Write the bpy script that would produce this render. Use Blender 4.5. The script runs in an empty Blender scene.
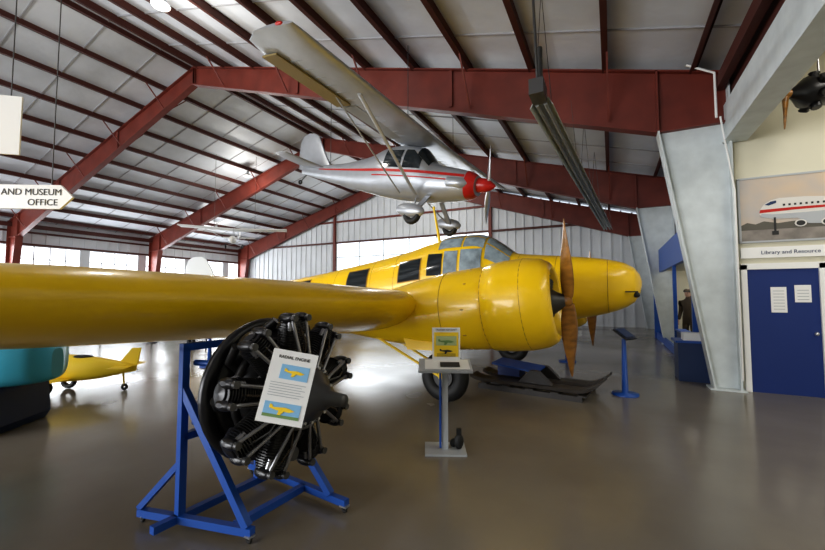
import bpy, bmesh, math, random
from mathutils import Vector, Matrix, Euler
random.seed(3)
V=Vector
PI=math.pi
# ------------------------------------------------------------------ materials
MATS={}
def mat(name,col,rough=.5,metal=0.,emit=0.,noise=0.,nscale=3.,col2=None,bump=0.,bscale=20.,rn=0.,spec=.5,coat=0.,stretch=None):
    if name in MATS: return MATS[name]
    m=bpy.data.materials.new(name); m.use_nodes=True
    nt=m.node_tree; b=nt.nodes['Principled BSDF']
    c=tuple(col)+(1,)
    b.inputs['Base Color'].default_value=c
    b.inputs['Roughness'].default_value=rough
    b.inputs['Metallic'].default_value=metal
    b.inputs['Specular IOR Level'].default_value=spec
    b.inputs['Coat Weight'].default_value=coat
    if emit>0:
        b.inputs['Emission Color'].default_value=c
        b.inputs['Emission Strength'].default_value=emit
    if noise>0 or bump>0 or rn>0:
        tc=nt.nodes.new('ShaderNodeTexCoord'); mp=nt.nodes.new('ShaderNodeMapping')
        nt.links.new(tc.outputs['Object'],mp.inputs['Vector'])
        if stretch: mp.inputs['Scale'].default_value=stretch
        n=nt.nodes.new('ShaderNodeTexNoise'); n.inputs['Scale'].default_value=nscale; n.inputs['Detail'].default_value=6
        nt.links.new(mp.outputs[0],n.inputs['Vector'])
        if noise>0:
            mx=nt.nodes.new('ShaderNodeMix'); mx.data_type='RGBA'
            mx.inputs['A'].default_value=c
            c2=col2 if col2 else tuple(x*(1-noise) for x in col)
            mx.inputs['B'].default_value=tuple(c2)+(1,)
            rp=nt.nodes.new('ShaderNodeMapRange'); rp.inputs['From Min'].default_value=.35; rp.inputs['From Max'].default_value=.7
            nt.links.new(n.outputs['Fac'],rp.inputs['Value'])
            nt.links.new(rp.outputs['Result'],mx.inputs['Factor'])
            nt.links.new(mx.outputs['Result'],b.inputs['Base Color'])
        if rn>0:
            r2=nt.nodes.new('ShaderNodeMapRange'); r2.inputs['From Min'].default_value=.3; r2.inputs['From Max'].default_value=.7
            r2.inputs['To Min'].default_value=max(0,rough-rn); r2.inputs['To Max'].default_value=rough+rn
            nt.links.new(n.outputs['Fac'],r2.inputs['Value']); nt.links.new(r2.outputs['Result'],b.inputs['Roughness'])
        if bump>0:
            n2=nt.nodes.new('ShaderNodeTexNoise'); n2.inputs['Scale'].default_value=bscale; n2.inputs['Detail'].default_value=3
            nt.links.new(mp.outputs[0],n2.inputs['Vector'])
            bp=nt.nodes.new('ShaderNodeBump'); bp.inputs['Strength'].default_value=bump; bp.inputs['Distance'].default_value=.05
            nt.links.new(n2.outputs['Fac'],bp.inputs['Height']); nt.links.new(bp.outputs['Normal'],b.inputs['Normal'])
    MATS[name]=m; return m
Y_=mat('yellow_paint',(1.,.64,.008),.3,noise=.08,nscale=1.5,coat=.3)
YD=mat('yellow_panel_seam',(.45,.24,.01),.5)
YL=mat('yellow_fabric',(.95,.66,.03),.5)
RB=mat('red_oxide_steel',(.17,.030,.018),.5,noise=.3,nscale=2)
PU=mat('purlin_brown',(.08,.021,.015),.6)
INS=mat('roof_insulation',(.66,.69,.74),.5,noise=.28,nscale=.5,bump=.7,bscale=1.2)
SEAM=mat('insulation_seam',(.36,.36,.38),.7)
WW=mat('white_sheet_metal',(.66,.69,.72),.5,noise=.12,nscale=1)
CR=mat('cream_wall',(.66,.63,.50),.7,noise=.06,nscale=2)
COLW=mat('column_white',(.64,.69,.70),.5,noise=.14,nscale=4)
FL=mat('concrete_floor',(.235,.21,.175),.21,noise=.5,nscale=.45,col2=(.155,.137,.112),bump=.03,bscale=6,rn=.09)
BL=mat('blue_paint',(.012,.08,.36),.4)
BLD=mat('blue_door_paint',(.012,.035,.17),.45)
NV=mat('navy',(.01,.03,.10),.5)
BK=mat('black_rubber',(.012,.012,.012),.6)
BKG=mat('black_gloss',(.014,.014,.016),.3)
DK=mat('engine_dark',(.035,.034,.033),.4,metal=.5,noise=.4,nscale=12)
DG=mat('engine_grey',(.10,.10,.10),.4,metal=.6)
PR=mat('pushrod_metal',(.30,.30,.31),.35,metal=.8)
AL=mat('aluminium',(.62,.63,.65),.3,metal=.9,noise=.15,nscale=4)
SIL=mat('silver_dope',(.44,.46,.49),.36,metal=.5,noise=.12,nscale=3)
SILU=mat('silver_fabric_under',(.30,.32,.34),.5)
FAB=mat('tan_flap',(.25,.19,.07),.6)
RED=mat('red_gloss',(.5,.02,.015),.3)
GL=mat('window_glass_dark',(.02,.026,.03),.08)
GLB=mat('canopy_glass',(.36,.45,.50),.1,noise=.55,nscale=5)
WD=mat('prop_wood',(.38,.17,.03),.32,noise=.55,nscale=5,stretch=(1,1,3))
WH=mat('white_card',(.82,.82,.80),.6)
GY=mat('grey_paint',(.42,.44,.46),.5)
TEAL=mat('teal_fibreglass',(.06,.40,.55),.35)
TXT=mat('print_black',(.03,.03,.03),.7)
SKY=mat('print_skyblue',(.25,.5,.75),.7)
GRN=mat('print_green',(.18,.3,.1),.7)
BEI=mat('print_beige',(.60,.47,.34),.6,noise=.35,nscale=1.6,col2=(.45,.43,.42))
SKI=mat('ski_dark',(.045,.04,.038),.5,noise=.3)
BRN=mat('brown_suit',(.05,.035,.02),.8)
SKN=mat('mannequin_skin',(.45,.28,.2),.6)
FIN=mat('primer_white',(.62,.64,.64),.5)
LAMP=mat('lamp_lens',(1,.97,.9),.3,emit=1.4)
DAY=mat('window_daylight_pane',(.92,.96,1.),.3,emit=1.9)
DAYB=mat('window_dim_daylight_pane',(.86,.92,.97),.4,emit=1.15)  # dimmer daylight put into the pane as emission, for the back window
# ------------------------------------------------------------------ geometry helper
class Geo:
    def __init__(s): s.v=[];s.f=[];s.m=[];s.sm=[];s.mats=[]
    def mi(s,m):
        if m not in s.mats: s.mats.append(m)
        return s.mats.index(m)
    def add(s,vs,fs,m,smooth=False):
        o=len(s.v); s.v+= [tuple(x) for x in vs]; i=s.mi(m)
        for f in fs: s.f.append([o+k for k in f]); s.m.append(i); s.sm.append(smooth)
    def box(s,c,d,m,R=None):
        c=V(c);h=V(d)/2;vs=[]
        for x in(-1,1):
            for y in(-1,1):
                for z in(-1,1):
                    p=V((x*h.x,y*h.y,z*h.z))
                    if R: p=R@p
                    vs.append(c+p)
        s.add(vs,[(0,1,3,2),(4,6,7,5),(0,4,5,1),(2,3,7,6),(0,2,6,4),(1,5,7,3)],m)
    def bb(s,a,b,m):
        a=V(a);b=V(b); s.box((a+b)/2,(b-a),m)
    def beam(s,p,q,w,h,m,up=(0,0,1)):
        p=V(p);q=V(q);d=(q-p).normalized();up=V(up)
        if abs(d.dot(up))>.99: up=V((1,0,0))
        x=d.cross(up).normalized();z=x.cross(d)
        vs=[]
        for e in(p,q):
            for a,b in((-1,-1),(1,-1),(1,1),(-1,1)): vs.append(e+x*a*w/2+z*b*h/2)
        s.add(vs,[(3,2,1,0),(4,5,6,7),(0,1,5,4),(1,2,6,5),(2,3,7,6),(3,0,4,7)],m)
    def frame(s,d):
        d=V(d).normalized();u=V((0,0,1)) if abs(d.z)<.9 else V((1,0,0))
        a=d.cross(u).normalized();b=d.cross(a); return d,a,b
    def lathe(s,prof,o,ax,m,n=24,smooth=True,caps=True):
        d,a,b=s.frame(ax);o=V(o)
        rings=[[o+d*t+(a*math.cos(2*PI*k/n)+b*math.sin(2*PI*k/n))*max(r,1e-4) for k in range(n)] for t,r in prof]
        s.loft(rings,m,smooth,caps)
    def loft(s,rings,m,smooth=True,caps=True):
        n=len(rings[0]);vs=[p for r in rings for p in r];fs=[]
        for i in range(len(rings)-1):
            for k in range(n):
                k2=(k+1)%n; fs.append((i*n+k,i*n+k2,(i+1)*n+k2,(i+1)*n+k))
        s.add(vs,fs,m,smooth)
        if caps:
            s.add(rings[0],[tuple(range(n))],m); s.add(rings[-1],[tuple(range(n))][::-1],m)
    def cyl(s,p,q,r,m,r2=None,n=12):
        p=V(p);q=V(q); s.lathe([(0,r),((q-p).length,r if r2 is None else r2)],p,q-p,m,n)
    def path(s,pts,r,m,n=8):
        for i in range(len(pts)-1): s.cyl(pts[i],pts[i+1],r,m,n=n)
        for p in pts[1:-1]: s.ell(p,(r,r,r),m,8,6)
    def ell(s,c,r,m,n=20,k=12,R=None):
        c=V(c);rings=[]
        for i in range(1,k):
            t=PI*i/k; ring=[]
            for j in range(n):
                p=V((r[0]*math.sin(t)*math.cos(2*PI*j/n),r[1]*math.sin(t)*math.sin(2*PI*j/n),r[2]*math.cos(t)))
                if R: p=R@p
                ring.append(c+p)
            rings.append(ring)
        s.loft(rings,m,True,True)
    def torus(s,c,ax,R,r,m,n=32,k=10,flat=1.):
        d,a,b=s.frame(ax);c=V(c);rings=[]
        for i in range(n+1):
            t=2*PI*i/n;e=a*math.cos(t)+b*math.sin(t)
            rings.append([c+e*(R+r*math.cos(2*PI*j/k))+d*r*flat*math.sin(2*PI*j/k) for j in range(k)])
        s.loft(rings,m,True,False)
    def prism(s,poly,ext,m,smooth=False):
        ext=V(ext);a=[V(p) for p in poly];b=[p+ext for p in a];n=len(a)
        s.add(a+b,[tuple(range(n)),tuple(range(2*n-1,n-1,-1))]+[(k,(k+1)%n,n+(k+1)%n,n+k) for k in range(n)],m,smooth)
    def patch(s,fn,nu,nv,m,smooth=True):
        vs=[fn(i/nu,j/nv) for i in range(nu+1) for j in range(nv+1)]
        fs=[(i*(nv+1)+j,i*(nv+1)+j+1,(i+1)*(nv+1)+j+1,(i+1)*(nv+1)+j) for i in range(nu) for j in range(nv)]
        s.add(vs,fs,m,smooth)
    def finish(s,name,loc=(0,0,0),rot=(0,0,0),scale=1.,parent=None):
        me=bpy.data.meshes.new(name); me.from_pydata(s.v,[],s.f)
        for m in s.mats: me.materials.append(m)
        me.polygons.foreach_set('material_index',s.m); me.polygons.foreach_set('use_smooth',s.sm)
        bm=bmesh.new();bm.from_mesh(me);bmesh.ops.recalc_face_normals(bm,faces=bm.faces);bm.to_mesh(me);bm.free()
        o=bpy.data.objects.new(name,me);bpy.context.collection.objects.link(o)
        o.location=loc;o.rotation_euler=rot;o.scale=(scale,)*3
        if parent: o.parent=parent
        return o
def text(body,loc,rot,size,parent,m=TXT,align='CENTER'):
    cu=bpy.data.curves.new('lettering','FONT');cu.body=body;cu.size=size;cu.align_x=align;cu.extrude=.001
    cu.materials.append(m)
    o=bpy.data.objects.new('lettering',cu);bpy.context.collection.objects.link(o)
    o.location=loc;o.rotation_euler=rot;o.parent=parent
    return o
def hi(xs,ys,x):
    n=len(xs)
    if x<=xs[0]: return ys[0]
    if x>=xs[-1]: return ys[-1]
    i=max(k for k in range(n-1) if xs[k]<=x)
    def sl(k):
        if k==0: return (ys[1]-ys[0])/(xs[1]-xs[0])
        if k==n-1: return (ys[-1]-ys[-2])/(xs[-1]-xs[-2])
        a=(ys[k]-ys[k-1])/(xs[k]-xs[k-1]);b=(ys[k+1]-ys[k])/(xs[k+1]-xs[k])
        return 0 if a*b<=0 else 2*a*b/(a+b)
    h=xs[i+1]-xs[i];t=(x-xs[i])/h
    return (2*t**3-3*t*t+1)*ys[i]+(t**3-2*t*t+t)*h*sl(i)+(-2*t**3+3*t*t)*ys[i+1]+(t**3-t*t)*h*sl(i+1)
class Body:
    def __init__(s,secs,n=2.4):
        secs=sorted(secs);s.x=[a[0] for a in secs];s.t=[a[1] for a in secs];s.b=[a[2] for a in secs];s.w=[a[3] for a in secs];s.n=n
    def par(s,x):
        t=hi(s.x,s.t,x);b=hi(s.x,s.b,x);return (t+b)/2,(t-b)/2,hi(s.x,s.w,x)
    def pt(s,x,a,off=0):
        zc,hh,hw=s.par(x);c=math.cos(a);q=math.sin(a);e=2/s.n
        return V((x,(hw+off)*math.copysign(abs(c)**e,c),zc+(hh+off)*math.copysign(abs(q)**e,q)))
    def side(s,x,z,sg,off=.006):
        zc,hh,hw=s.par(x);k=min(.999,abs((z-zc)/hh));return V((x,sg*(hw*(1-k**s.n)**(1/s.n)+off),z))
    def build(s,G,m,nx=60,na=40):
        x0,x1=s.x[0],s.x[-1]
        xs=sorted(set([x0+(x1-x0)*i/nx for i in range(nx+1)]+s.x))
        G.loft([[s.pt(x,2*PI*k/na) for k in range(na)] for x in xs],m)
    def win(s,G,x1,x2,z1,z2,sg,m,off=.008):
        f=lambda z,x:z(x) if callable(z) else z
        def P(u,v):
            x=x1+(x2-x1)*u; return s.side(x,f(z1,x)+(f(z2,x)-f(z1,x))*v,sg,off)
        G.patch(P,12,6,m)
def foil(le,c,t,inc,n=14,camber=.025):
    pts=[]
    def y(s_): return 5*t*(.2969*math.sqrt(s_)-.126*s_-.3516*s_**2+.2843*s_**3-.1015*s_**4)
    ss=[.5*(1-math.cos(PI*i/n)) for i in range(n+1)]
    seq=[(s_,1) for s_ in ss[::-1]]+[(s_,-1) for s_ in ss[1:-1]]
    ca,sa=math.cos(inc),math.sin(inc)
    for s_,sg in seq:
        zt=c*(sg*y(s_)+camber*4*s_*(1-s_)); X=-s_*c
        pts.append(V((le[0]+X*ca-zt*sa,le[1],le[2]+X*sa+zt*ca)))
    return pts
def propeller(G,o,R,ang,m,ch=.2,nb=2):
    o=V(o)
    for k in range(nb):
        a=ang+2*PI*k/nb;u=V((0,math.cos(a),math.sin(a)));w=V((0,-math.sin(a),math.cos(a)));rings=[]
        for i in range(17):
            f=i/16;r=R*(.05+.95*f);c=ch*(.42+.75*math.sin(PI*min(1,f*.95+.1)**.95))
            if f>.9: c*=math.sqrt(max(.05,1-((f-.9)/.1)**2*.95))
            th=.035*(1-f)+.007;tw=math.radians(55-40*f)
            cd=w*math.cos(tw)+V((1,0,0))*math.sin(tw);nd=u.cross(cd)
            rings.append([o+u*r+cd*(c/2*math.cos(2*PI*j/12))+nd*(th*math.sin(2*PI*j/12)) for j in range(12)])
        G.loft(rings,m)
# ================================================================== ROOM
RX=-13.;EX=14.9;ZT=9.7;ZE=5.53
SL=(ZT-ZE)/EX
def roofz(x): return ZT-SL*abs(x-RX)
YF=-14.;YB=23.
G=Geo();G.bb((-28.6,YF-1,-.2),(7,YB+.6,0),FL);G.finish('floor')
G=Geo()
for s in(-1,1):
    e=RX+s*15.2
    G.prism([(RX,YF-.3,ZT+.2),(e,YF-.3,ZT+.2-SL*15.2),(e,YF-.3,ZT+.3-SL*15.2),(RX,YF-.3,ZT+.3)],(0,YB-YF+.6,0),INS)
    y=YF+.4
    while y<YB:
        G.beam((RX,y,ZT+.19),(e,y,ZT+.19-SL*15.2),.035,.03,SEAM); y+=1.5
G.finish('ceiling')
G=Geo()
for s in(-1,1):
    k=0
    while k*1.42<14.9:
        x=RX+s*(.25+k*1.42);z=roofz(x)+.1
        G.box((x,(YF+YB)/2,z),(.03,YB-YF,.2),PU); G.box((x-.04*s,(YF+YB)/2,z-.09),(.1,YB-YF,.02),PU)
        k+=1
G.finish('trim_roof_purlins')
def frame(yy,name,colm=COLW,leftm=RB):
    G=Geo()
    for s in(-1,1):
        cm=colm if s>0 else leftm
        A=(RX,ZT);E=(RX+s*14.9,ZE);H=(RX+s*13.85,4.65);AI=(RX,ZT-.62);HT=(RX+s*13.85,roofz(RX+s*13.85));EB=(RX+s*14.9,4.65)
        P=lambda q,dy=0:(q[0],yy+dy,q[1])
        G.prism([P(A,-.012),P(HT,-.012),P(H,-.012),P(AI,-.012)],(0,.024,0),RB)
        G.prism([P(HT,-.012),P(E,-.012),P(EB,-.012),P(H,-.012)],(0,.024,0),RB)
        G.beam(P(A),P(E),.22,.03,RB);G.beam(P(AI),P(H),.22,.03,RB)
        G.beam(P(HT),P(H),.22,.035,RB);G.beam(P(H),P(EB),.24,.03,RB)
        B0=(RX+s*14.55,0);B1=(RX+s*14.9,0)
        G.prism([P(H,-.012),P(EB,-.012),P(B1,-.012),P(B0,-.012)],(0,.024,0),cm)
        G.beam(P(H),P(B0),.3,.03,cm,(1,0,0));G.beam((E[0],yy,ZE),P(B1),.3,.03,cm,(1,0,0))
        G.box((RX+s*14.72,yy,.015),(.5,.34,.03),cm)
        for f in(0,.35,.7):
            x=RX+s*(13.85*f+.01);G.beam((x,yy-.06,roofz(x)-.02),(x,yy-.06,roofz(x)-.62-.4*f),.02,.1,RB)
        for k in range(1,10,2):
            x=RX+s*(.25+k*1.42);z=roofz(x);dep=.62+(k*1.42/13.85)*.43
            for d in(-1,1): G.beam((x,yy+d*.08,z-dep),(x,yy+d*.75,z+.02),.035,.035,RB)
    G.finish(name)
for i,yy in enumerate((-13.4,-5.5,1.5,8.5,15.5,22.6)): frame(yy,'trim_steel_frame_%d'%(i+1))
G=Geo()
for s in(-1,1): G.box((RX+s*14.8,(YF+YB)/2,5.35),(.12,YB-YF,.22),PU)
G.finish('trim_eave_struts')
# left wall with window strip
G=Geo();X0=-28.1
G.bb((X0-.1,YF,0),(X0,YB,2.9),WW);G.bb((X0-.1,YF,4.3),(X0,YB,5.8),WW)
y=YF
while y<YB:
    G.bb((X0-.1,y,2.9),(X0,y+.5,4.3),WW);y+=3.2
for z in(1.2,2.8,4.35,5.0): G.bb((X0,YF,z),(X0+.12,YB,z+.1),PU)
y=YF
while y<YB:
    G.bb((X0,y,0),(X0+.04,y+.06,2.8),WW);G.bb((X0,y,4.45),(X0+.04,y+.06,5.4),WW);y+=.6
G.finish('wall_left')
G=Geo();y=YF
while y<YB-.5:
    G.bb((X0-.09,y+.5,2.9),(X0-.05,min(YB,y+3.2),4.3),DAY)
    for q in(1.1,1.8,2.5): G.bb((X0-.04,y+q,2.9),(X0,y+q+.05,4.3),WW)
    G.bb((X0-.04,y+.5,3.6),(X0,min(YB,y+3.2),3.65),WW);y+=3.2
G.finish('window_1')
G=Geo()
def wallpart(x0,x1,z0,z1): G.bb((x0,YB,z0),(x1,YB+.1,z1),WW)
wallpart(-28.1,1.95,0,3.3);wallpart(-28.1,-18,3.3,5.5);wallpart(-6.5,1.95,3.3,5.5)
G.prism([(-28.2,YB,5.5),(1.95,YB,5.5),(RX,YB,ZT+.35)],(0,.1,0),WW)
x=-28.
while x<1.9:
    zt=roofz(x)+.15
    if -18<x<-6.5:
        G.bb((x,YB-.05,0),(x+.07,YB,3.3),WW);G.bb((x,YB-.05,5.5),(x+.07,YB,zt),WW)
    else: G.bb((x,YB-.05,0),(x+.07,YB,zt),WW)
    x+=.5
for z in(2.2,5.45): G.bb((-28,YB-.14,z),(1.9,YB,z+.12),PU)
G.bb((RX-9,YB-.14,7.0),(RX+9,YB,7.12),RB)
for x in(-18.2,-6.5): G.bb((x,YB-.2,0),(x+.18,YB,roofz(x)),RB)
G.finish('wall_back')
G=Geo();G.bb((-18,YB+.04,3.3),(-6.5,YB+.08,5.5),DAYB)
for k in range(6): G.bb((-18+k*2.0,YB-.01,3.3),(-17.95+k*2.0,YB+.04,5.5),GY)
G.bb((-18,YB-.02,4.4),(-6.5,YB+.04,4.46),GY)
G.finish('window_2')
G=Geo()
G.bb((-28.1,YF-.1,0),(-22,YF,5.6),WW);G.bb((-4,YF-.1,0),(6.6,YF,5.6),WW)
G.prism([(-28.2,YF-.1,5.5),(2,YF-.1,5.5),(RX,YF-.1,ZT+.35)],(0,.1,0),WW)
G.finish('wall_front')
G=Geo();XR=1.95;YR=17.8
G.bb((XR,8.67,0),(XR+.1,10,5.8),COLW);G.bb((XR,YR,0),(XR+.1,YB,5.8),WW);G.bb((XR,10,3.2),(XR+.1,YR,5.8),WW)
G.bb((3.3,10,0),(3.4,YR,3.2),CR);G.bb((XR,9.9,0),(3.4,10,3.2),CR);G.bb((XR,YR,0),(3.4,YR+.1,3.2),CR);G.bb((XR,10,3.2),(3.4,YR,3.3),CR)
y=18.
while y<YB: G.bb((XR-.04,y,0),(XR,y+.07,5.5),WW);y+=.5
G.finish('wall_right')
G=Geo();G.bb((1.84,YF,4.3),(2.1,8.46,4.95),COLW);G.bb((1.95,YF,4.95),(2.1,8.5,5.8),PU);G.bb((1.8,YF,4.27),(2.14,8.46,4.3),COLW)
G.finish('trim_annex_header')
DX=-.14
G=Geo();G.bb((1.96,8.52,2.12),(6.6,8.66,6),CR);G.bb((1.96,8.52,0),(2.14+DX,8.66,2.12),CR);G.bb((3.16+DX,8.52,0),(6.6,8.66,2.12),CR)
G.finish('wall_annex_back')
G=Geo();G.bb((6.5,YF,0),(6.6,8.6,6),CR);G.finish('wall_annex_side')
G=Geo();G.bb((2.0,YF,5.8),(6.6,8.66,5.9),CR);G.finish('ceiling_annex')
G=Geo();G.bb((2.2,8.5,0),(3.1,8.55,2.05),BLD)
G.bb((2.12,8.46,0),(2.2,8.6,2.13),WH);G.bb((3.1,8.46,0),(3.18,8.6,2.13),WH);G.bb((2.12,8.46,2.05),(3.18,8.6,2.15),WH)
G.ell((3.03,8.46,1.0),(.03,.03,.03),AL)
G.bb((2.5,8.49,1.33),(2.7,8.5,1.75),WH);G.bb((2.8,8.49,1.5),(3.0,8.5,1.78),WH)
for k in range(7): G.bb((2.53,8.487,1.38+k*.05),(2.67,8.49,1.39+k*.05),GY)
for k in range(4): G.bb((2.83,8.487,1.54+k*.05),(2.97,8.49,1.55+k*.05),GY)
G.finish('door_1',(DX,0,0))
G=Geo();G.bb((1.99,8.46,2.24),(3.5,8.52,2.42),WH);o=G.finish('door_sign');
text('Library and Resource',(2.62,8.455,2.30),(PI/2,0,0),.085,o,NV)
G=Geo();G.bb((3.1,8.49,0),(6.5,8.52,.1),WH);G.finish('baseboard_annex')
G=Geo();x0,x1,z0,z1=2.0,3.4,2.52,3.6
G.bb((x0,8.475,z0),(x1,8.52,z1),BEI)
for a_,b_ in(((x0-.02,z0-.02),(x1+.02,z0+.01)),((x0-.02,z1-.01),(x1+.02,z1+.02)),((x0-.02,z0),(x0+.01,z1)),((x1-.01,z0),(x1+.02,z1))):
    G.bb((a_[0],8.462,a_[1]),(b_[0],8.52,b_[1]),GY)
G.bb((x0+.01,8.47,z0+.01),(x1-.01,8.475,z0+.2),mat('print_tarmac',(.3,.27,.24),.7,noise=.4,nscale=5))
def fp(pts,m,d): G.prism([(x0+.01+a*(x1-x0-.02),8.475-d,z0+b*(z1-z0)) for a,b in pts],(0,.004,0),m)
fp([(0,.18),(.0,.26),(.06,.30),(.14,.27),(.22,.31),(.35,.27),(.5,.29),(.7,.25),(1,.27),(1,.18)],mat('print_treeline',(.12,.11,.09),.7),.006)
fp([(.18,.42),(.19,.50),(.23,.58),(.29,.63),(.37,.655),(.6,.65),(1,.60),(1,.38),(.8,.35),(.5,.33),(.3,.34),(.22,.37)],mat('print_white_soft',(.66,.64,.60),.7),.009)
fp([(.19,.38),(.3,.345),(.5,.33),(.8,.35),(1,.38),(1,.43),(.6,.41),(.3,.41),(.2,.43)],GY,.011)
fp([(.18,.44),(.19,.49),(.5,.50),(1,.50),(1,.47),(.5,.46)],RED,.013)
fp([(.23,.565),(.29,.61),(.34,.62),(.34,.585),(.27,.55)],NV,.014)
for k in range(12): fp([(.40+k*.05,.53),(.42+k*.05,.53),(.42+k*.05,.56),(.40+k*.05,.56)],TXT,.014)
fp([(.45,.40),(.62,.24),(1,.20),(1,.26),(.75,.38)],GY,.015)
for a in(.55,.78):
    c=[(a+.055*math.cos(t*PI/6),.25+.055*math.sin(t*PI/6)) for t in range(12)];fp(c,mat('print_white_soft',(1,1,1)),.018)
    c=[(a+.04*math.cos(t*PI/6),.25+.04*math.sin(t*PI/6)) for t in range(12)];fp(c,TXT,.020)
fp([(.31,.36),(.33,.36),(.33,.12),(.31,.12)],TXT,.014);fp([(.29,.15),(.35,.15),(.35,.09),(.29,.09)],TXT,.016)
G.finish('airliner_picture')
G=Geo()
G.lathe([(-.25,.1),(-.2,.2),(.1,.22),(.2,.12),(.3,.05)],(0,0,0),(-1,0,0),BKG,20)
for k in range(7):
    a=2*PI*k/7;u=V((0,math.cos(a),math.sin(a)));
    G.lathe([(.12+.02*j,.07 if j%2 else .055) for j in range(9)],V((0,0,0)),u,BKG,12)
propeller(G,(-.34,0,0),.52,PI/2+.1,WD,.12)
G.cyl((-.4,0,0),(-.25,0,0),.06,WD)
G.cyl((.1,0,.1),(.1,0,1.15),.012,AL);G.cyl((.1,-.15,.1),(.1,-.15,1.15),.012,AL)
G.finish('hanging_radial_engine',(2.72,7.7,4.62),(0,0,.3))
G=Geo()
G.bb((1.45,10,2.4),(1.55,17.7,3.15),BL);G.bb((1.45,17.6,0),(1.94,17.75,3.15),BL);G.bb((1.5,9.95,0),(1.94,10.05,3.15),BL);G.bb((1.55,10.05,2.42),(3.28,15.2,2.47),CR);G.bb((1.55,10.05,3.1),(1.94,17.6,3.15),BL)
G.bb((1.5,10.1,0),(1.58,12.4,.7),NV);G.bb((1.5,12.4,0),(1.58,17.6,.22),BL);G.bb((1.47,10.1,.7),(1.7,12.4,.74),BL)
G.bb((1.46,12.35,0),(1.54,12.45,2.4),BL)
G.bb((3.2,10.8,1.2),(3.28,12.4,2.2),SKY);G.bb((3.2,13.2,1.0),(3.28,14.2,2.2),WH);G.bb((3.2,16.0,1.0),(3.28,17.2,2.2),WH);G.finish('display_booth')
G=Geo();G.bb((1.1,8.95,0),(1.6,9.5,.72),NV);G.bb((1.06,8.9,.72),(1.64,9.55,.76),BL);G.bb((1.2,9.0,.76),(1.5,9.3,.9),WH);G.finish('blue_cabinet')
# mannequin in flying suit
j=[(0,0,.92),(0,0,1.15),(0,0,1.38),(0,0,1.52),(0,0,1.66),
   (0,.1,.86),(.01,.12,.48),(-.01,.13,.07),(.14,.14,.04),(0,-.1,.86),(.01,-.12,.48),(-.01,-.13,.07),(.14,-.14,.04),
   (0,.19,1.42),(-.02,.25,1.14),(.08,.25,.9),(0,-.19,1.42),(-.02,-.25,1.14),(.08,-.25,.9)]
e=[(0,1),(1,2),(2,3),(3,4),(0,5),(5,6),(6,7),(7,8),(0,9),(9,10),(10,11),(11,12),(2,13),(13,14),(14,15),(2,16),(16,17),(17,18)]
r=[.15,.14,.17,.06,.09,.1,.075,.055,.045,.1,.075,.055,.045,.075,.055,.042,.075,.055,.042]
me=bpy.data.meshes.new('mannequin');me.from_pydata(j,e,[]);me.materials.append(BRN)
o=bpy.data.objects.new('mannequin',me);bpy.context.collection.objects.link(o)
o.modifiers.new('skin','SKIN')
if not me.skin_vertices:
    b=bmesh.new();b.from_mesh(me);b.verts.layers.skin.verify();b.to_mesh(me);b.free()
for i,x in enumerate(me.skin_vertices[0].data): x.radius=(r[i],r[i]); x.use_root=(i==0)
ss=o.modifiers.new('sub','SUBSURF');ss.levels=2;ss.render_levels=2
o.location=(2.0,13.8,0.0);o.rotation_euler=(0,0,PI+.9)
G=Geo();G.ell((.02,0,1.68),(.1,.08,.125),SKN);G.ell((.115,0,1.66),(.02,.014,.02),SKN,8,6)
G.ell((0,0,1.75),(.13,.12,.07),BRN);G.ell((.09,0,1.735),(.08,.09,.015),BK)
for s in(-1,1):
    G.ell((.105,s*.03,1.69),(.012,.012,.008),BK,8,6);G.ell((.1,s*.25,.86),(.035,.02,.06),SKN,8,6)
    for k in range(4): G.cyl((.08+.015*k,s*.25,.83),(.09+.02*k,s*.245,.745+.01*abs(k-1.5)),.009,SKN,n=6)
    G.cyl((.13,s*.24,.87),(.16,s*.22,.81),.01,SKN,n=6)
h=G.finish('head_and_hands',parent=o)
# ================================================================== TWIN ENGINE AIRPLANE
G=Geo()
bod=Body([(.95,1.86,1.78,.03),(.92,1.97,1.64,.16),(.84,2.08,1.50,.30),(.65,2.18,1.38,.43),(.3,2.26,1.27,.54),(-.2,2.32,1.17,.61),(-.8,2.38,1.08,.65),(-1.1,2.42,1.03,.66),
 (-1.3,2.56,1.0,.665),(-1.6,2.76,.96,.67),(-1.85,2.83,.93,.67),(-2.3,2.83,.88,.67),(-2.8,2.73,.84,.67),(-3.4,2.57,.79,.66),(-4.7,2.34,.72,.62),(-6.5,2.08,.68,.52),(-8.5,1.84,.72,.38),(-10.5,1.6,.86,.2),(-11.8,1.45,1.0,.05)],2.5)
bod.build(G,Y_,110,56)
def cp(xa,xb,aa,ab,m,off=.01):
    G.patch(lambda u,v:bod.pt(xa+(xb-xa)*u,math.radians(aa+(ab-aa)*v),off),8,6,m)
for a0,a1 in((24,50),(53,75),(77,103),(105,127),(130,156)): cp(-1.14,-1.58,a0,a1,GLB)
for xa,xb in((-1.62,-2.03),(-2.07,-2.55)):
    for a0,a1 in((40,63),(66,88),(92,114),(117,140)): cp(xa,xb,a0,a1,GLB)
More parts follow.
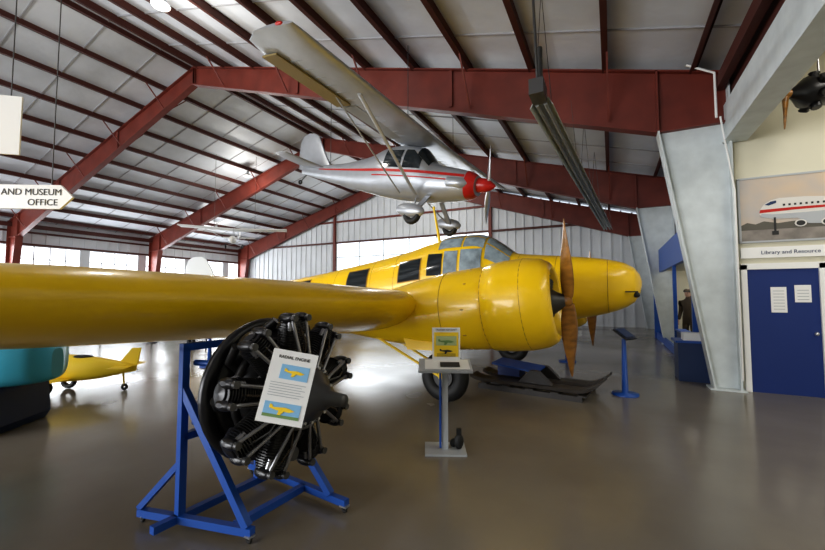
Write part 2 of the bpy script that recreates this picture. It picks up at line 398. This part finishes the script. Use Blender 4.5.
for s in(-1,1):
    sl=lambda b:(lambda x:b+.12*(x+2.5))
    bod.win(G,-1.64,-2.06,2.02,2.50,s,GLB,.014)
    bod.win(G,-2.12,-2.40,2.02,2.48,s,GLB,.014)
    bod.win(G,-2.44,-2.76,2.00,2.44,s,GL,.014)
    for xa,xb in((-2.90,-3.44),(-4.22,-4.82),(-6.0,-6.5)):
        bod.win(G,xa,xb,sl(1.97),sl(2.43),s,YD,.010)
        bod.win(G,xa-.02,xb+.02,sl(1.99),sl(2.41),s,GL,.016)
    for x in(.45,-.35,-1.0,-3.55,-4.15,-5.2,-6.8):
        p=[bod.pt(x,math.radians(a),.0) for a in range(-80,81,8)] if s>0 else [bod.pt(x,math.radians(180-a),.0) for a in range(-80,81,8)]
        for i in range(len(p)-1): G.cyl(p[i],p[i+1],.005,YD,n=4)
G.ell((.86,-.26,1.62),(.05,.05,.05),BK,8,6); G.bb((.70,-.42,1.66),(.88,-.35,1.68),BK)
G.cyl((-2.75,0,2.66),(-2.90,0,3.50),.035,YL,.02);G.ell((-2.90,0,3.50),(.03,.03,.05),YL,10,6)
INC=math.radians(8)
secs=[(0.,-1.93,1.36,3.5,.20),(.7,-1.95,1.40,3.4,.20),(2.05,-1.98,1.46,3.2,.20),(3.5,-1.98,1.52,3.05,.20),(5,-1.98,1.57,2.85,.20),(6.5,-1.98,1.61,2.65,.195),(7.4,-2.05,1.63,2.35,.19),(8.0,-2.2,1.64,1.9,.16),(8.4,-2.5,1.63,1.3,.12),(8.6,-2.9,1.60,.6,.09)]
AXN=V((1,0,.10)).normalized()
for s in(-1,1):
    G.loft([foil((x,s*y,z),c,t,INC,18,.008) for y,x,z,c,t in secs],Y_)
    ny=s*2.05;nz=1.54;ax=AXN;o=V((0,ny,nz))
    G.lathe([(-.98,.52),(-1.0,.615),(-.75,.64),(-.45,.635),(-.25,.60),(-.15,.54),(-.11,.48),(-.13,.44),(-.3,.42)],o,ax,Y_,44,caps=False)
    G.lathe([(-.35,.44),(-.34,.1)],o,ax,BK,32)
    G.lathe([(-.98,.58),(-1.1,.60),(-1.6,.585),(-2.1,.53),(-2.7,.43),(-3.4,.28),(-4.0,.1),(-4.1,.02)],o,ax,Y_,40)
    G.torus(o+ax*-.99,ax,.605,.014,YD,40,6);G.torus(o+ax*-.47,ax,.632,.006,YD,40,6);G.torus(o+ax*-1.6,ax,.585,.006,YD,40,6)
    for k in range(9):
        a=2*PI*k/9+.2;u=V((0,math.cos(a),math.sin(a)))
        G.lathe([(.12+.022*j,.075 if j%2 else .06) for j in range(13)],o+ax*-.26,u,DK,12)
    G.lathe([(-.34,.2),(-.2,.2),(-.1,.13),(.02,.07)],o,ax,DG,20)
    G.lathe([(-.03,.07),(.02,.09),(.05,.08),(.08,.04)],o,ax,WD,20)
    propeller(G,o+ax*.03,1.08,PI/2+.26 if s<0 else PI/2+.15,WD,.24)
    G.path([o+V((-.9,-s*.3,-.5)),o+V((-1.2,-s*.4,-.62)),o+V((-1.7,-s*.42,-.66))],.05,DK)
    for k in range(10):
        a=2*PI*k/10; q=o+ax*-1.25+V((0,math.cos(a)*.595,math.sin(a)*.595)); G.ell(q,(.03,.012,.012),YD,8,6)
    wc=V((-1.75,ny,.38))
    G.torus(wc,(0,1,0),.26,.125,BK,36,12,.95);G.lathe([(-.09,.15),(-.05,.19),(.05,.19),(.09,.15)],wc,(0,1,0),DK,24)
    for d in(-1,1):
        G.cyl(wc+V((0,d*.17,0)),V((-1.7,ny+d*.2,1.15)),.035,YL,n=10)
        G.cyl(wc+V((0,d*.17,.02)),V((-3.0,ny+d*.2,1.0)),.022,YL,n=8)
        G.cyl(V((-1.72,ny+d*.19,.8)),V((-2.5,ny+d*.2,1.08)),.018,YL,n=8)
    G.cyl(wc+V((0,-.19,0)),wc+V((0,.19,0)),.03,DG);G.cyl((-1.72,ny-.19,.86),(-1.72,ny+.19,.86),.03,YL)
    for d in(-1,1):
        G.prism([(-1.3,ny+d*.34,1.05),(-2.3,ny+d*.34,1.0),(-2.2,ny+d*.38,.80),(-1.45,ny+d*.38,.82)],(0,.015,0),Y_)
    G.loft([foil((-10.0,s*.0,1.42),1.7,.1,.1,8,0),foil((-10.2,s*1.2,1.44),1.45,.1,.1,8,0),foil((-10.5,s*2.6,1.46),1.0,.09,.1,8,0),foil((-10.8,s*2.95,1.46),.45,.06,.1,8,0)],Y_)
ringz=[(1.45,-9.9,1.9),(2.0,-10.15,1.7),(2.5,-10.5,1.3),(2.75,-10.75,.95),(2.84,-10.95,.5)]
G.loft([[V((x-.5*c*(1-math.cos(2*PI*k/16)),.05*math.sin(2*PI*k/16)*(c/1.9),z)) for k in range(16)] for z,x,c in ringz],FIN)
G.cyl((-11.2,0,1.05),(-11.35,0,.3),.03,DG);G.torus((-11.4,0,.17),(0,1,0),.11,.06,BK,20,8)
G.finish('twin_engine_airplane',(-.49,7.6,0),(0,0,math.radians(-1.5)))
# ================================================================== HANGING LIGHT AIRPLANE
def lightplane(name,loc,rot,m_body,m_under,m_stripe,m_nose,span=4.85,flap=FAB,ch=1.28):
    G=Geo()
    b=Body([(-.18,.2,-.24,.26),(-.3,.27,-.32,.33),(-.6,.33,-.40,.40),(-1.0,.38,-.46,.45),(-1.3,.44,-.50,.48),(-1.5,.62,-.52,.49),(-1.75,.82,-.53,.50),(-2.2,.86,-.53,.49),(-2.7,.80,-.50,.46),(-3.3,.56,-.42,.36),(-4.2,.36,-.30,.24),(-5.2,.26,-.15,.13),(-6.0,.2,-.02,.03)],2.3)
    b.build(G,m_body,60,36)
    G.lathe([(-.17,.17),(0,.16),(.12,.12),(.22,.05),(.26,.005)],(-.02,0,0),(1,0,0),m_nose,24)
    G.patch(lambda u,v:b.pt(-.185-.22*u,2*PI*v,.005),4,32,m_nose)
    propeller(G,(.06,0,0),.88,PI/2+.35,AL,.12)
    for s in(-1,1):
        b.win(G,-.42,-3.2,.09,.155,s,m_stripe);b.win(G,-.42,-3.0,-.02,.01,s,m_stripe)
        b.win(G,-3.2,-5.2,lambda x:.09-.01*(x+3.2),lambda x:.155+.01*(x+3.2),s,m_stripe)
        b.win(G,-1.55,-2.05,.2,lambda x:min(.68,.4-(x+1.5)*.8),s,GL);b.win(G,-2.12,-2.65,.2,.66,s,GL)
        G.lathe([(0,.02),(.12,.13),(.5,.16),(.7,.05)],(-.3,s*.3,-.05),(-1,0,0),m_body,16)
        G.loft([foil((-1.22,s*y,.90+dz),c,t,.02,10,.03) for y,dz,c,t in((0,0,ch,.12),(.5,0,ch,.12),(span-.5,.07,ch-.02,.12),(span-.15,.08,ch-.15,.1),(span,.08,ch-.45,.06))],m_body)
        TE=-1.22-ch
        G.ell((-1.5,s*(span+.0),1.0),(.08,.03,.03),m_nose,10,6)
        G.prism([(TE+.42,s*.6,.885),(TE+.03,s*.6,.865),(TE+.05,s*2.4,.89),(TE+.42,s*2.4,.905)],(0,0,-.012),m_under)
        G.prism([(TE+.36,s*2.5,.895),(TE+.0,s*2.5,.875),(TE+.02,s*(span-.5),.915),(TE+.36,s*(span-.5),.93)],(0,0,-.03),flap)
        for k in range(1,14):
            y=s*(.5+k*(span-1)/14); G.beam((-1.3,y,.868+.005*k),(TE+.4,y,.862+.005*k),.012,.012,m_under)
        G.loft([[V((-1.55+.05*math.cos(t),s*.46,-.42+.02*math.sin(t))) for t in [2*PI*k/10 for k in range(10)]],[V((-1.6+.05*math.cos(t),s*2.9,.9+.02*math.sin(t))) for t in [2*PI*k/10 for k in range(10)]]],m_body)
        G.cyl((-2.0,s*.46,-.42),(-2.2,s*2.9,.9),.018,m_body,n=8)
        G.beam((-1.25,s*.35,-.42),(-1.2,s*.92,-.88),.12,.04,m_body);
        G.cyl((-1.6,s*.3,-.48),(-1.25,s*.9,-.88),.02,m_body,n=8)
        G.torus((-1.2,s*1.0,-.97),(0,1,0),.15,.075,BK,20,8)
        G.ell((-1.27,s*1.0,-.88),(.38,.11,.16),m_body,16,10)
        G.loft([foil((-5.05,s*y,.2),c,.08,0,8,0) for y,c in((0,.95),(.8,.85),(1.35,.6),(1.5,.25))],m_body)
    G.loft([[V((x-.5*c*(1-math.cos(2*PI*k/14)),.035*math.sin(2*PI*k/14),z)) for k in range(14)] for z,x,c in((.1,-4.7,1.45),(.5,-5.05,1.2),(.9,-5.35,.92),(1.12,-5.5,.68),(1.2,-5.68,.3))],m_body)
    G.patch(lambda u,v:b.pt(-1.34-.36*u,math.radians(35+110*v),.01),6,12,GL)
    G.cyl((-5.8,0,-.05),(-6.0,0,-.25),.02,DG,n=8);G.torus((-6.02,0,-.28),(0,1,0),.05,.03,BK,12,6)
    return G.finish(name,loc,rot)
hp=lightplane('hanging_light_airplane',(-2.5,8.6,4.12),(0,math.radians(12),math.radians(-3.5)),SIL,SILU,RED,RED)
bpy.context.view_layer.update()
G=Geo();M=hp.matrix_world;Mi=M.inverted()
for p in((-1.6,-1.2,1.0),(-1.6,1.2,1.0),(-4.9,0,.35)):
    w=M@V(p);G.cyl(p,Mi@V((w.x,w.y,roofz(w.x)+.05)),.008,DG,n=6)
G.finish('suspension_cables',parent=hp)
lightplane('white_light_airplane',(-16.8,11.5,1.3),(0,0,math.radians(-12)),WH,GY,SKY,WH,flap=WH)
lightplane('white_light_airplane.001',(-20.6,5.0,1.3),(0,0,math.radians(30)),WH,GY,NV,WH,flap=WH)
G=Geo()
G.loft([foil((0,y,.0+abs(y)*.04),1.3,.09,0,8,.03) for y in(-4,-3.6,0,3.6,4)],WH)
G.path([(-.6,0,0),(-.5,0,-1.1),(.8,0,-1.1)],.03,AL);G.path([(-.6,0,-.05),(-4,0,-.2)],.035,AL)
G.path([(.8,0,-1.1),(.2,0,-.03)],.02,AL)
for s in(-1,1): G.cyl((-.5,0,-1.1),(-.6,s*2.2,.05),.02,AL,n=8);G.torus((-.2,s*.6,-1.35),(0,1,0),.15,.05,BK,16,8);G.cyl((-.2,s*.6,-1.35),(-.4,0,-1.1),.02,AL,n=8)
G.ell((.7,0,-.95),(.6,.28,.3),WH)
G.loft([foil((-3.6,y,-.15),.8,.06,0,8,0) for y in(-1.3,0,1.3)],WH)
G.prism([(-3.7,0,-.1),(-4.3,0,-.1),(-4.3,0,.7),(-4.0,0,.7)],(0,.03,0),WH)
G.cyl((-.5,1.5,.1),(-.5,1.5,6.2),.012,DG,n=6);G.cyl((-.5,-1.5,.1),(-.5,-1.5,6.2),.012,DG,n=6)
G.finish('hanging_ultralight',(-16.5,13.0,4.9),(0,0,math.radians(-45)),.62)
G=Geo()
for z in(2.35,1.1): G.loft([foil((0,y,z),1.3,.1,.05,8,.02) for y in(-4,-3.7,0,3.7,4)],YL)
for s in(-1,1):
    for y in(1.0,2.9):
        G.cyl((-.3,s*y,1.1),(-.3,s*y,2.35),.025,YL,n=8);G.cyl((-1.0,s*y,1.05),(-1.0,s*y,2.3),.025,YL,n=8)
    G.torus((-.1,s*.8,.3),(0,1,0),.2,.09,BK,20,8);G.lathe([(-.06,.18),(.06,.18)],(-.1,s*.8,.3),(0,1,0),RED,16)
    G.cyl((-.1,s*.8,.3),(-.4,s*.3,1.0),.03,YL,n=8)
    G.loft([foil((-5,s*y,1.15),1,.06,0,8,0) for y in(0,1,1.5)],YL)
b=Body([(1.0,1.5,1.1,.2),(.8,1.65,.9,.38),(0,1.75,.85,.42),(-1.5,1.75,.85,.4),(-3.5,1.5,.9,.25),(-5.8,1.25,1.05,.04)]);b.build(G,YL,30,24)
G.loft([[V((x-.5*c*(1-math.cos(2*PI*k/14)),.035*math.sin(2*PI*k/14),z)) for k in range(14)] for z,x,c in((1.2,-4.9,1.2),(1.8,-5.2,.95),(2.1,-5.5,.4))],YL)
propeller(G,(1.05,0,1.3),1.,.3,WD,.16)
G.torus((-5.7,0,.9),(0,1,0),.08,.04,BK,12,6)
G.finish('yellow_biplane',(-13.2,16.5,.0),(0,0,math.radians(200)))
# ================================================================== RADIAL ENGINE ON STAND
SP=(-2.16,2.02,0)
G=Geo()
ec=V((0,0,.92))
AX=V((1,0,0))
G.lathe([(-.30,.16),(-.28,.27),(-.18,.30),(-.12,.24),(.12,.24),(.16,.2),(.24,.17),(.30,.10),(.36,.08),(.38,.05),(.52,.042),(.52,.0)],ec,AX,DG,32)
G.torus(ec+V((-.27,0,0)),AX,.48,.05,BKG,48,10,.8)
G.lathe([(-.30,.30),(-.29,.44),(-.27,.44),(-.26,.30)],ec,AX,BKG,40)
G.torus(ec+V((-.14,0,0)),AX,.36,.03,DK,40,8)
for k in range(9):
    a=2*PI*k/9+PI/2;u=V((0,math.cos(a),math.sin(a)));w=V((0,-math.sin(a),math.cos(a)))
    prof=[(.20,.085)]
    for j_ in range(13): t=.23+j_*.018;prof+=[(t,.098),(t+.008,.098),(t+.009,.078),(t+.017,.078)]
    prof+=[(.47,.08)]
    G.lathe(prof,ec,u,DK,18,smooth=False)
    prof=[]
    for j_ in range(6): t=.46+j_*.017;r=.11-.006*j_;prof+=[(t,r),(t+.007,r),(t+.008,r-.025),(t+.016,r-.025)]
    prof+=[(.565,.05),(.575,.0)]
    G.lathe(prof,ec,u,BKG,18,smooth=False)
    for s in(-1,1):
        rb=ec+u*.54+w*s*.065+V((.03,0,0))
        G.ell(rb,(.085,.038,.04),BKG,12,8,R=Matrix.Rotation(a-PI/2,3,'X'))
        G.cyl(ec+V((.17,0,0))+u*.19+w*s*.035,rb+V((.05,0,0)),.0135,PR,n=8)
        G.cyl(rb+V((.06,0,0)),rb+V((.09,0,0)),.025,DG,n=10)
        G.cyl(rb-u*.09+V((.035,0,0)),rb-u*.03+V((.03,0,0)),.02,PR,n=8)
    G.path([ec+V((-.2,0,0))+u*.28+w*.1,ec+V((-.2,0,0))+u*.42+w*.12,ec+V((-.1,0,0))+u*.52+w*.06],.03,DK)
    G.path([ec+V((.13,0,0))+u*.24,ec+V((.16,0,0))+u*.36,ec+V((.09,0,0))+u*.48],.007,DG if k%2 else BRN,n=6)
    for q in range(2):
        aa=a+q*PI/9; G.cyl(ec+V((.2,.19*math.cos(aa),.19*math.sin(aa))),ec+V((.23,.19*math.cos(aa),.19*math.sin(aa))),.012,AL,n=6)
G.torus(ec+V((.15,0,0)),AX,.235,.016,DG,36,8)
G.box(ec+V((-.42,.1,.05)),(.2,.14,.18),DK);G.cyl(ec+V((-.3,-.12,-.05)),ec+V((-.5,-.12,-.05)),.06,DK);G.cyl(ec+V((.1,0,-.25)),ec+V((-.05,0,-.42)),.05,DK)
G.lathe([(0,.05),(.2,.055)],ec+V((.05,0,-.44)),(-1,0,0),DG,12)
G.finish('radial_engine',(SP[0]+.10,SP[1]+.10,.03),(0,0,math.radians(-4)),.97)
G=Geo()
q=.05
px=-.52
for y in(-.30,.34): G.beam((px,y,.05),(px,y,1.24),q,q,BL)
G.beam((px,-.325,1.24),(px,.365,1.24),q,q,BL);G.beam((px,-.3,.62),(px,.34,.62),q,q,BL)
G.beam((px,-.48,.075),(px,.55,.075),q,q,BL)
G.beam((px-.32,-.40,.075),(.06,-.16,.075),q,q,BL);G.beam((px-.3,.5,.075),(.36,.42,.075),q,q,BL)
G.beam((px,-.3,.95),(.02,-.17,.1),q,q,BL);G.beam((px,.34,.95),(.2,.42,.1),q,q,BL)
G.beam((-.1,-.17,.075),(-.1,.44,.075),q,q,BL);G.beam((px-.32,-.4,.1),(px,-.3,.45),.04,.04,BL)
for y in(-.22,.26):
    for z in(.7,1.12): G.cyl((px,y,z),(-.19,y*.9+.07,.94+(z-.92)*.9),.022,BL)
for x,y in((px-.3,-.39),(.04,-.17),(px-.28,.5),(.34,.42)):
    G.torus((x,y,.028),(0,1,0),.017,.011,BK,14,6);G.box((x,y,.052),(.06,.05,.012),AL)
G.finish('engine_stand',SP,(0,0,math.radians(-3)))
def mini_plane(G,cx,cz,w,y,m):
    # tiny printed side view of an aeroplane
    G.prism([(cx-w*.5,y,cz+w*.02),(cx-w*.5,y,cz+w*.16),(cx-w*.42,y,cz+w*.16),(cx-w*.34,y,cz+w*.06),(cx+w*.1,y,cz+w*.1),(cx+w*.3,y,cz+w*.07),(cx+w*.5,y,cz+w*.0),(cx+w*.3,y,cz-w*.07),(cx-w*.2,y,cz-w*.04)],(0,.002,0),m)
    G.prism([(cx-w*.1,y-.001,cz),(cx+w*.14,y-.001,cz),(cx-w*.02,y-.001,cz-w*.2),(cx-w*.14,y-.001,cz-w*.2)],(0,.002,0),m)
w,h=.27,.42
G=Geo();G.box((0,0,0),(w,.008,h),WH)
G.box((.02,-.0055,h*.2),(w*.62,.003,h*.2),SKY);mini_plane(G,.02,h*.2,w*.45,-.010,YL)
for k in range(6): G.box((-.01 if k%2 else 0,-.0055,h*.04-k*h*.035),(w*(.78 if k%2==0 else .7),.002,h*.008),GY)
G.box((0,-.0055,-h*.32),(w*.78,.003,h*.2),SKY);mini_plane(G,0,-h*.31,w*.55,-.010,YL);G.box((0,-.0075,-h*.4),(w*.78,.003,h*.04),GRN)
o=G.finish('engine_info_card',(-1.73,1.76,1.06),(math.radians(-14),math.radians(11),math.radians(32)))
text('RADIAL ENGINE',(0,-.006,h*.38),(PI/2,0,0),.026,o)
# ================================================================== info stands
G=Geo()
G.box((0,0,.012),(.42,.34,.02),GY);G.box((0,0,.45),(.06,.06,.86),GY);G.box((-.05,0,.44),(.02,.09,.8),BL)
R=Euler((math.radians(12),0,0)).to_matrix()
G.box((0,-.0,.87),(.55,.34,.025),GY,R);G.box((.02,-.02,.887),(.46,.26,.006),WH,R);G.box((.05,-.05,.892),(.2,.12,.004),TXT,R)
G.box((.02,.1,1.08),(.30,.015,.36),WH);G.box((.02,.09,1.08),(.26,.006,.26),YL);G.box((.02,.086,1.12),(.22,.004,.10),mat('print_pale_green',(.45,.52,.25),.7))
mini_plane(G,.02,1.11,.17,.08,GRN);mini_plane(G,.02,1.01,.14,.08,TXT)
for k in range(3): G.box((.02,.0855,.98-k*.012),(.2,.003,.004),TXT)
G.ell((.14,-.02,.1),(.05,.04,.08),BK,12,8);G.box((.14,-.02,.2),(.05,.05,.06),BK);G.ell((.09,.05,.06),(.04,.04,.045),BK,10,8)
o=G.finish('info_stand',(-1.58,3.85,0),(0,0,math.radians(25)))
text('TRAINER AIRCRAFT',(.02,.088,1.228),(PI/2,0,0),.026,o)
def bluestand(name,loc,rot):
    G=Geo();G.lathe([(0,.2),(.03,.2),(.035,.05),(.9,.03)],(0,0,0),(0,0,1),BL,20)
    R=Euler((math.radians(35),0,0)).to_matrix()
    G.box((0,-.02,.98),(.34,.26,.03),BKG,R);G.box((0,-.03,1.0),(.28,.2,.008),NV,R);G.finish(name,loc,rot)
bluestand('display_lectern',(.16,7.3,0),(0,0,1.1));bluestand('display_lectern.001',(-1.0,10.3,0),(0,0,1.2));bluestand('display_lectern.002',(-8.2,5.9,0),(0,0,.9))
G=Geo()
def ski(y,z,L,w,m):
    rings=[]
    for i in range(25):
        f=i/24;x=-L/2+L*f;up=.22*max(0,(f-.82)/.18)**2+.06*max(0,(.1-f)/.1)**2
        ww=w*(1-.75*max(0,(f-.88)/.12)**2)
        rings.append([V((x,y-ww/2,z+up)),V((x,y+ww/2,z+up)),V((x,y+ww/2*.8,z+up+.045)),V((x,y-ww/2*.8,z+up+.045))])
    G.loft(rings,m,False)
for y in(-.5,0,.5): G.box((-.05,y,.04),(1.7,.09,.08),SKI)
for x in(-.8,-.4,0,.4,.8): G.box((x,0,.09),(.12,1.1,.02),SKI)
ski(-.3,.11,2.2,.36,SKI);ski(.25,.11,2.2,.36,SKI)
for y in(-.3,.25):
    G.prism([(-.25,y-.06,.155),(.3,y-.06,.155),(.08,y-.06,.36),(-.05,y-.06,.36)],(0,.12,0),SKI)
G.box((-.35,-.05,.38),(.8,.5,.03),BL,Euler((.06,.1,0)).to_matrix());G.box((-.5,0,.28),(.4,.3,.18),BLD)
G.finish('aircraft_skis',(-1.15,7.1,0),(0,0,math.radians(-8)))
# ================================================================== tube heater
G=Geo()
a=V((-.86,5.9,4.5));b_=V((-.05,18.5,4.5))
d=(b_-a).normalized();sx=V((d.y,-d.x,0))
prof=[(-.17,-.09),(-.11,.03),(0,.07),(.11,.03),(.17,-.09),(.16,-.09),(.10,.015),(0,.055),(-.10,.015),(-.16,-.09)]
G.loft([[p+sx*x+V((0,0,z)) for x,z in prof] for p in(a,b_)],mat('heater_reflector',(.5,.54,.52),.35,metal=.3),False)
for s in(-.06,.06): G.cyl(a+sx*s+V((0,0,-.05)),b_+sx*s+V((0,0,-.05)),.03,mat('heater_tube',(.3,.31,.3),.4,metal=.4))
G.box(a-d*.2+V((0,0,.05)),(.2,.36,.22),DG);G.cyl(a-d*.1+V((0,0,.15)),a-d*.1+V((0,0,.75)),.05,DG)
for k in range(6):
    p=a+(b_-a)*(k/5*.98+.01)
    for s in(-.12,.12): G.cyl(p+sx*s+V((0,0,.05)),V((p.x,p.y,roofz(p.x))),.006,DG,n=5)
G.path([a+V((0,-.3,.1)),a+V((-.05,-.3,1.6))],.02,DG)
G.finish('tube_heater')
G=Geo()
G.path([(1.7,8.3,4.7),(1.7,8.3,5.5),(1.3,8.3,5.75)],.02,WH);G.path([(1.9,8.28,.2),(1.9,8.28,3.4),(1.75,8.28,4.7)],.015,WH)
G.finish('trim_conduit')
# ================================================================== signs
G=Geo()
G.prism([(-1.3,0,-.14),(-.14,0,-.14),(0,0,0.0),(-.14,0,.14),(-1.3,0,.14)],(0,.03,0),WH)
G.cyl((-1.1,.015,.14),(-1.1,.015,5.2),.006,DG,n=5);G.cyl((-.25,.015,.14),(-.25,.015,5.4),.006,DG,n=5)
o=G.finish('museum_arrow_sign',(-5.56,2.2,2.75),(0,0,math.radians(30)))
text('AND MUSEUM',(-.12,-.004,.02),(PI/2,0,0),.105,o,align='RIGHT');text('OFFICE',(-.16,-.004,-.10),(PI/2,0,0),.105,o,align='RIGHT')
G=Geo();G.box((-.25,0,0),(.5,.02,.62),WH);G.cyl((-.4,0,.3),(-.4,0,4.5),.006,DG,n=5);G.cyl((-.1,0,.3),(-.1,0,4.6),.006,DG,n=5)
G.finish('hanging_banner',(-5.47,1.70,3.38),(0,0,math.radians(40)))
G=Geo();G.box((0,0,0),(.75,.05,.8),BL);G.box((0,-.03,.05),(.5,.01,.35),NV);G.finish('wall_notice_board',(1.25,22.88,2.0))
# ================================================================== kiddie plane + teal ride
G=Geo()
b=Body([(.62,.42,.24,.06),(.5,.5,.18,.16),(.2,.54,.15,.19),(-.2,.5,.17,.17),(-.6,.42,.24,.08),(-.8,.38,.28,.02)]);b.build(G,YL,24,24)
G.loft([foil((.3,y,.2+abs(y)*.06),.34,.12,0,8,.02) for y in(-.75,-.7,0,.7,.75)],YL)
G.loft([foil((-.55,y,.36),.24,.1,0,8,0) for y in(-.32,0,.32)],YL)
G.prism([(-.55,-.01,.38),(-.82,-.01,.36),(-.86,-.01,.62),(-.74,-.01,.62)],(0,.02,0),YL)
propeller(G,(.66,0,.34),.24,.6,WH,.06);G.ell((.66,0,.34),(.06,.05,.05),RED,12,8)
for s in(-1,1): G.torus((.25,s*.24,.11),(0,1,0),.075,.035,BK,18,8);G.cyl((.25,s*.24,.11),(.22,s*.12,.22),.015,YL)
G.torus((-.65,0,.05),(0,1,0),.03,.02,BK,12,6);G.cyl((-.65,0,.06),(-.62,0,.28),.012,YL)
G.ell((-.05,0,.5),(.16,.1,.03),BK)
G.finish('pedal_airplane',(-8.05,3.35,0),(0,0,math.radians(215)),1.15)
G=Geo()
b=Body([(1.0,.95,.6,.10),(.9,1.12,.55,.34),(.6,1.2,.52,.48),(.1,1.22,.5,.52),(-.6,1.2,.5,.5),(-1.2,1.08,.5,.35)],3.2);b.build(G,TEAL,30,30)
G.prism([(-.7,-.42,.0),(.6,-.42,0),(.66,-.42,.1),(.62,-.42,.54),(-.6,-.42,.54),(-.75,-.42,.16)],(0,.84,0),NV)
b.win(G,-.2,.5,1.0,1.12,-1,GL);b.win(G,-.6,.6,.72,.78,-1,WH);b.win(G,-.6,.6,.72,.78,1,WH)
G.patch(lambda u,v:b.pt(.75-.45*u,math.radians(40+100*v),.01),5,10,GLB)
o=G.finish('kiddie_ride',(-7.0,1.80,0),(0,0,math.radians(35)))
text('RIDER',(.2,-.425,.2),(PI/2,0,0),.2,o,WH)
G=Geo()
for k in range(4):
    x=-12-2*k;G.lathe([(0,.16),(.03,.16),(.05,.03),(.95,.025),(1.0,.04)],(x,8.5-.6*k,0),(0,0,1),DG,14)
for k in range(3): G.path([(-12-2*k,8.5-.6*k,.92),(-13-2*k,8.2-.6*k,.8),(-14-2*k,7.9-.6*k,.92)],.015,YL)
G.finish('rope_barrier')
for k in range(4):
    G=Geo();G.box((0,0,.76),(1.0,2.4,.05),WH)
    for x in(-.4,.4):
        for y in(-1.1,1.1): G.box((x,y,.37),(.05,.05,.74),GY)
    G.box((-.35,0,1.4),(.04,2.2,1.2),[SKY,WH,GY,WH][k]);G.box((-.32,0,1.4),(.02,.9,.7),[WH,NV,WH,GRN][k])
    G.finish('display_table' if k==0 else 'display_table.%03d'%k,(-27,4+4.2*k,0))
# ================================================================== lamps
LP=[(-8.8,4.9),(-17.3,14.4),(-22,-1.0),(-9.5,18.5),(-24,17.5),(-23,-8),(-12,-6),(-3.2,-4)]
for i,(x,y) in enumerate(LP):
    G=Geo();z=roofz(x)-.45
    G.lathe([(0,.28),(.03,.28),(.18,.17),(.26,.1),(.4,.09),(.42,.0)],(0,0,0),(0,0,1),AL,24,caps=False)
    G.lathe([(-.02,.0),(-.015,.26),(.0,.27)],(0,0,0),(0,0,1),LAMP,24,caps=False)
    G.cyl((0,0,.4),(0,0,.8),.012,DG,n=6)
    o=G.finish('high_bay_lamp' if i==0 else 'high_bay_lamp.%03d'%i,(x,y,z),scale=.7)
    l=bpy.data.lights.new('bulb','POINT');l.energy=140;l.shadow_soft_size=.25;l.color=(1,.97,.90)
    lo=bpy.data.objects.new('bulb',l);bpy.context.collection.objects.link(lo);lo.parent=o;lo.location=(0,0,-1.1)
def area(name,loc,rot,sx_,sy_,p,col=(1,1,1)):
    l=bpy.data.lights.new(name,'AREA');l.shape='RECTANGLE';l.size=sx_;l.size_y=sy_;l.energy=p;l.color=col
    o=bpy.data.objects.new(name,l);bpy.context.collection.objects.link(o);o.location=loc;o.rotation_euler=rot
area('daylight_left_windows',(-27.9,4.5,3.6),(0,-PI/2,0),1.3,36,1300,(.90,.95,1))
area('daylight_back_window',(-12.2,22.8,4.4),(-PI/2,0,0),11,2.1,260,(.90,.95,1))
area('front_fill_light',(-13,-13.8,2.8),(PI/2,0,0),17,5.2,2600,(.97,.98,1))  # added main fill light, set at the unseen open front of the hangar
area('booth_light',(2.5,14,3.05),(0,0,0),.3,5,40,(1,.95,.85))
area('booth_light_front',(2.2,12.5,2.38),(0,0,0),.3,4,25,(1,.95,.85))
area('annex_light',(4.2,4.5,5.7),(0,0,0),1.2,5,130,(1,.96,.88))
w=bpy.data.worlds.new('World');bpy.context.scene.world=w;w.use_nodes=True
w.node_tree.nodes['Background'].inputs[0].default_value=(.85,.92,1,1);w.node_tree.nodes['Background'].inputs[1].default_value=1.2
cam=bpy.data.cameras.new('camera');cam.lens=17.02;cam.sensor_width=36;cam.clip_start=.05;cam.clip_end=200
co=bpy.data.objects.new('camera',cam);bpy.context.collection.objects.link(co)
co.location=(0,0,1.6);co.rotation_euler=(math.radians(93.1),0,math.radians(27))
bpy.context.scene.camera=co
vs=bpy.context.scene.view_settings
vs.view_transform='Standard'
try: vs.look='Medium High Contrast'
except Exception as ex: print(ex)
vs.exposure=.12
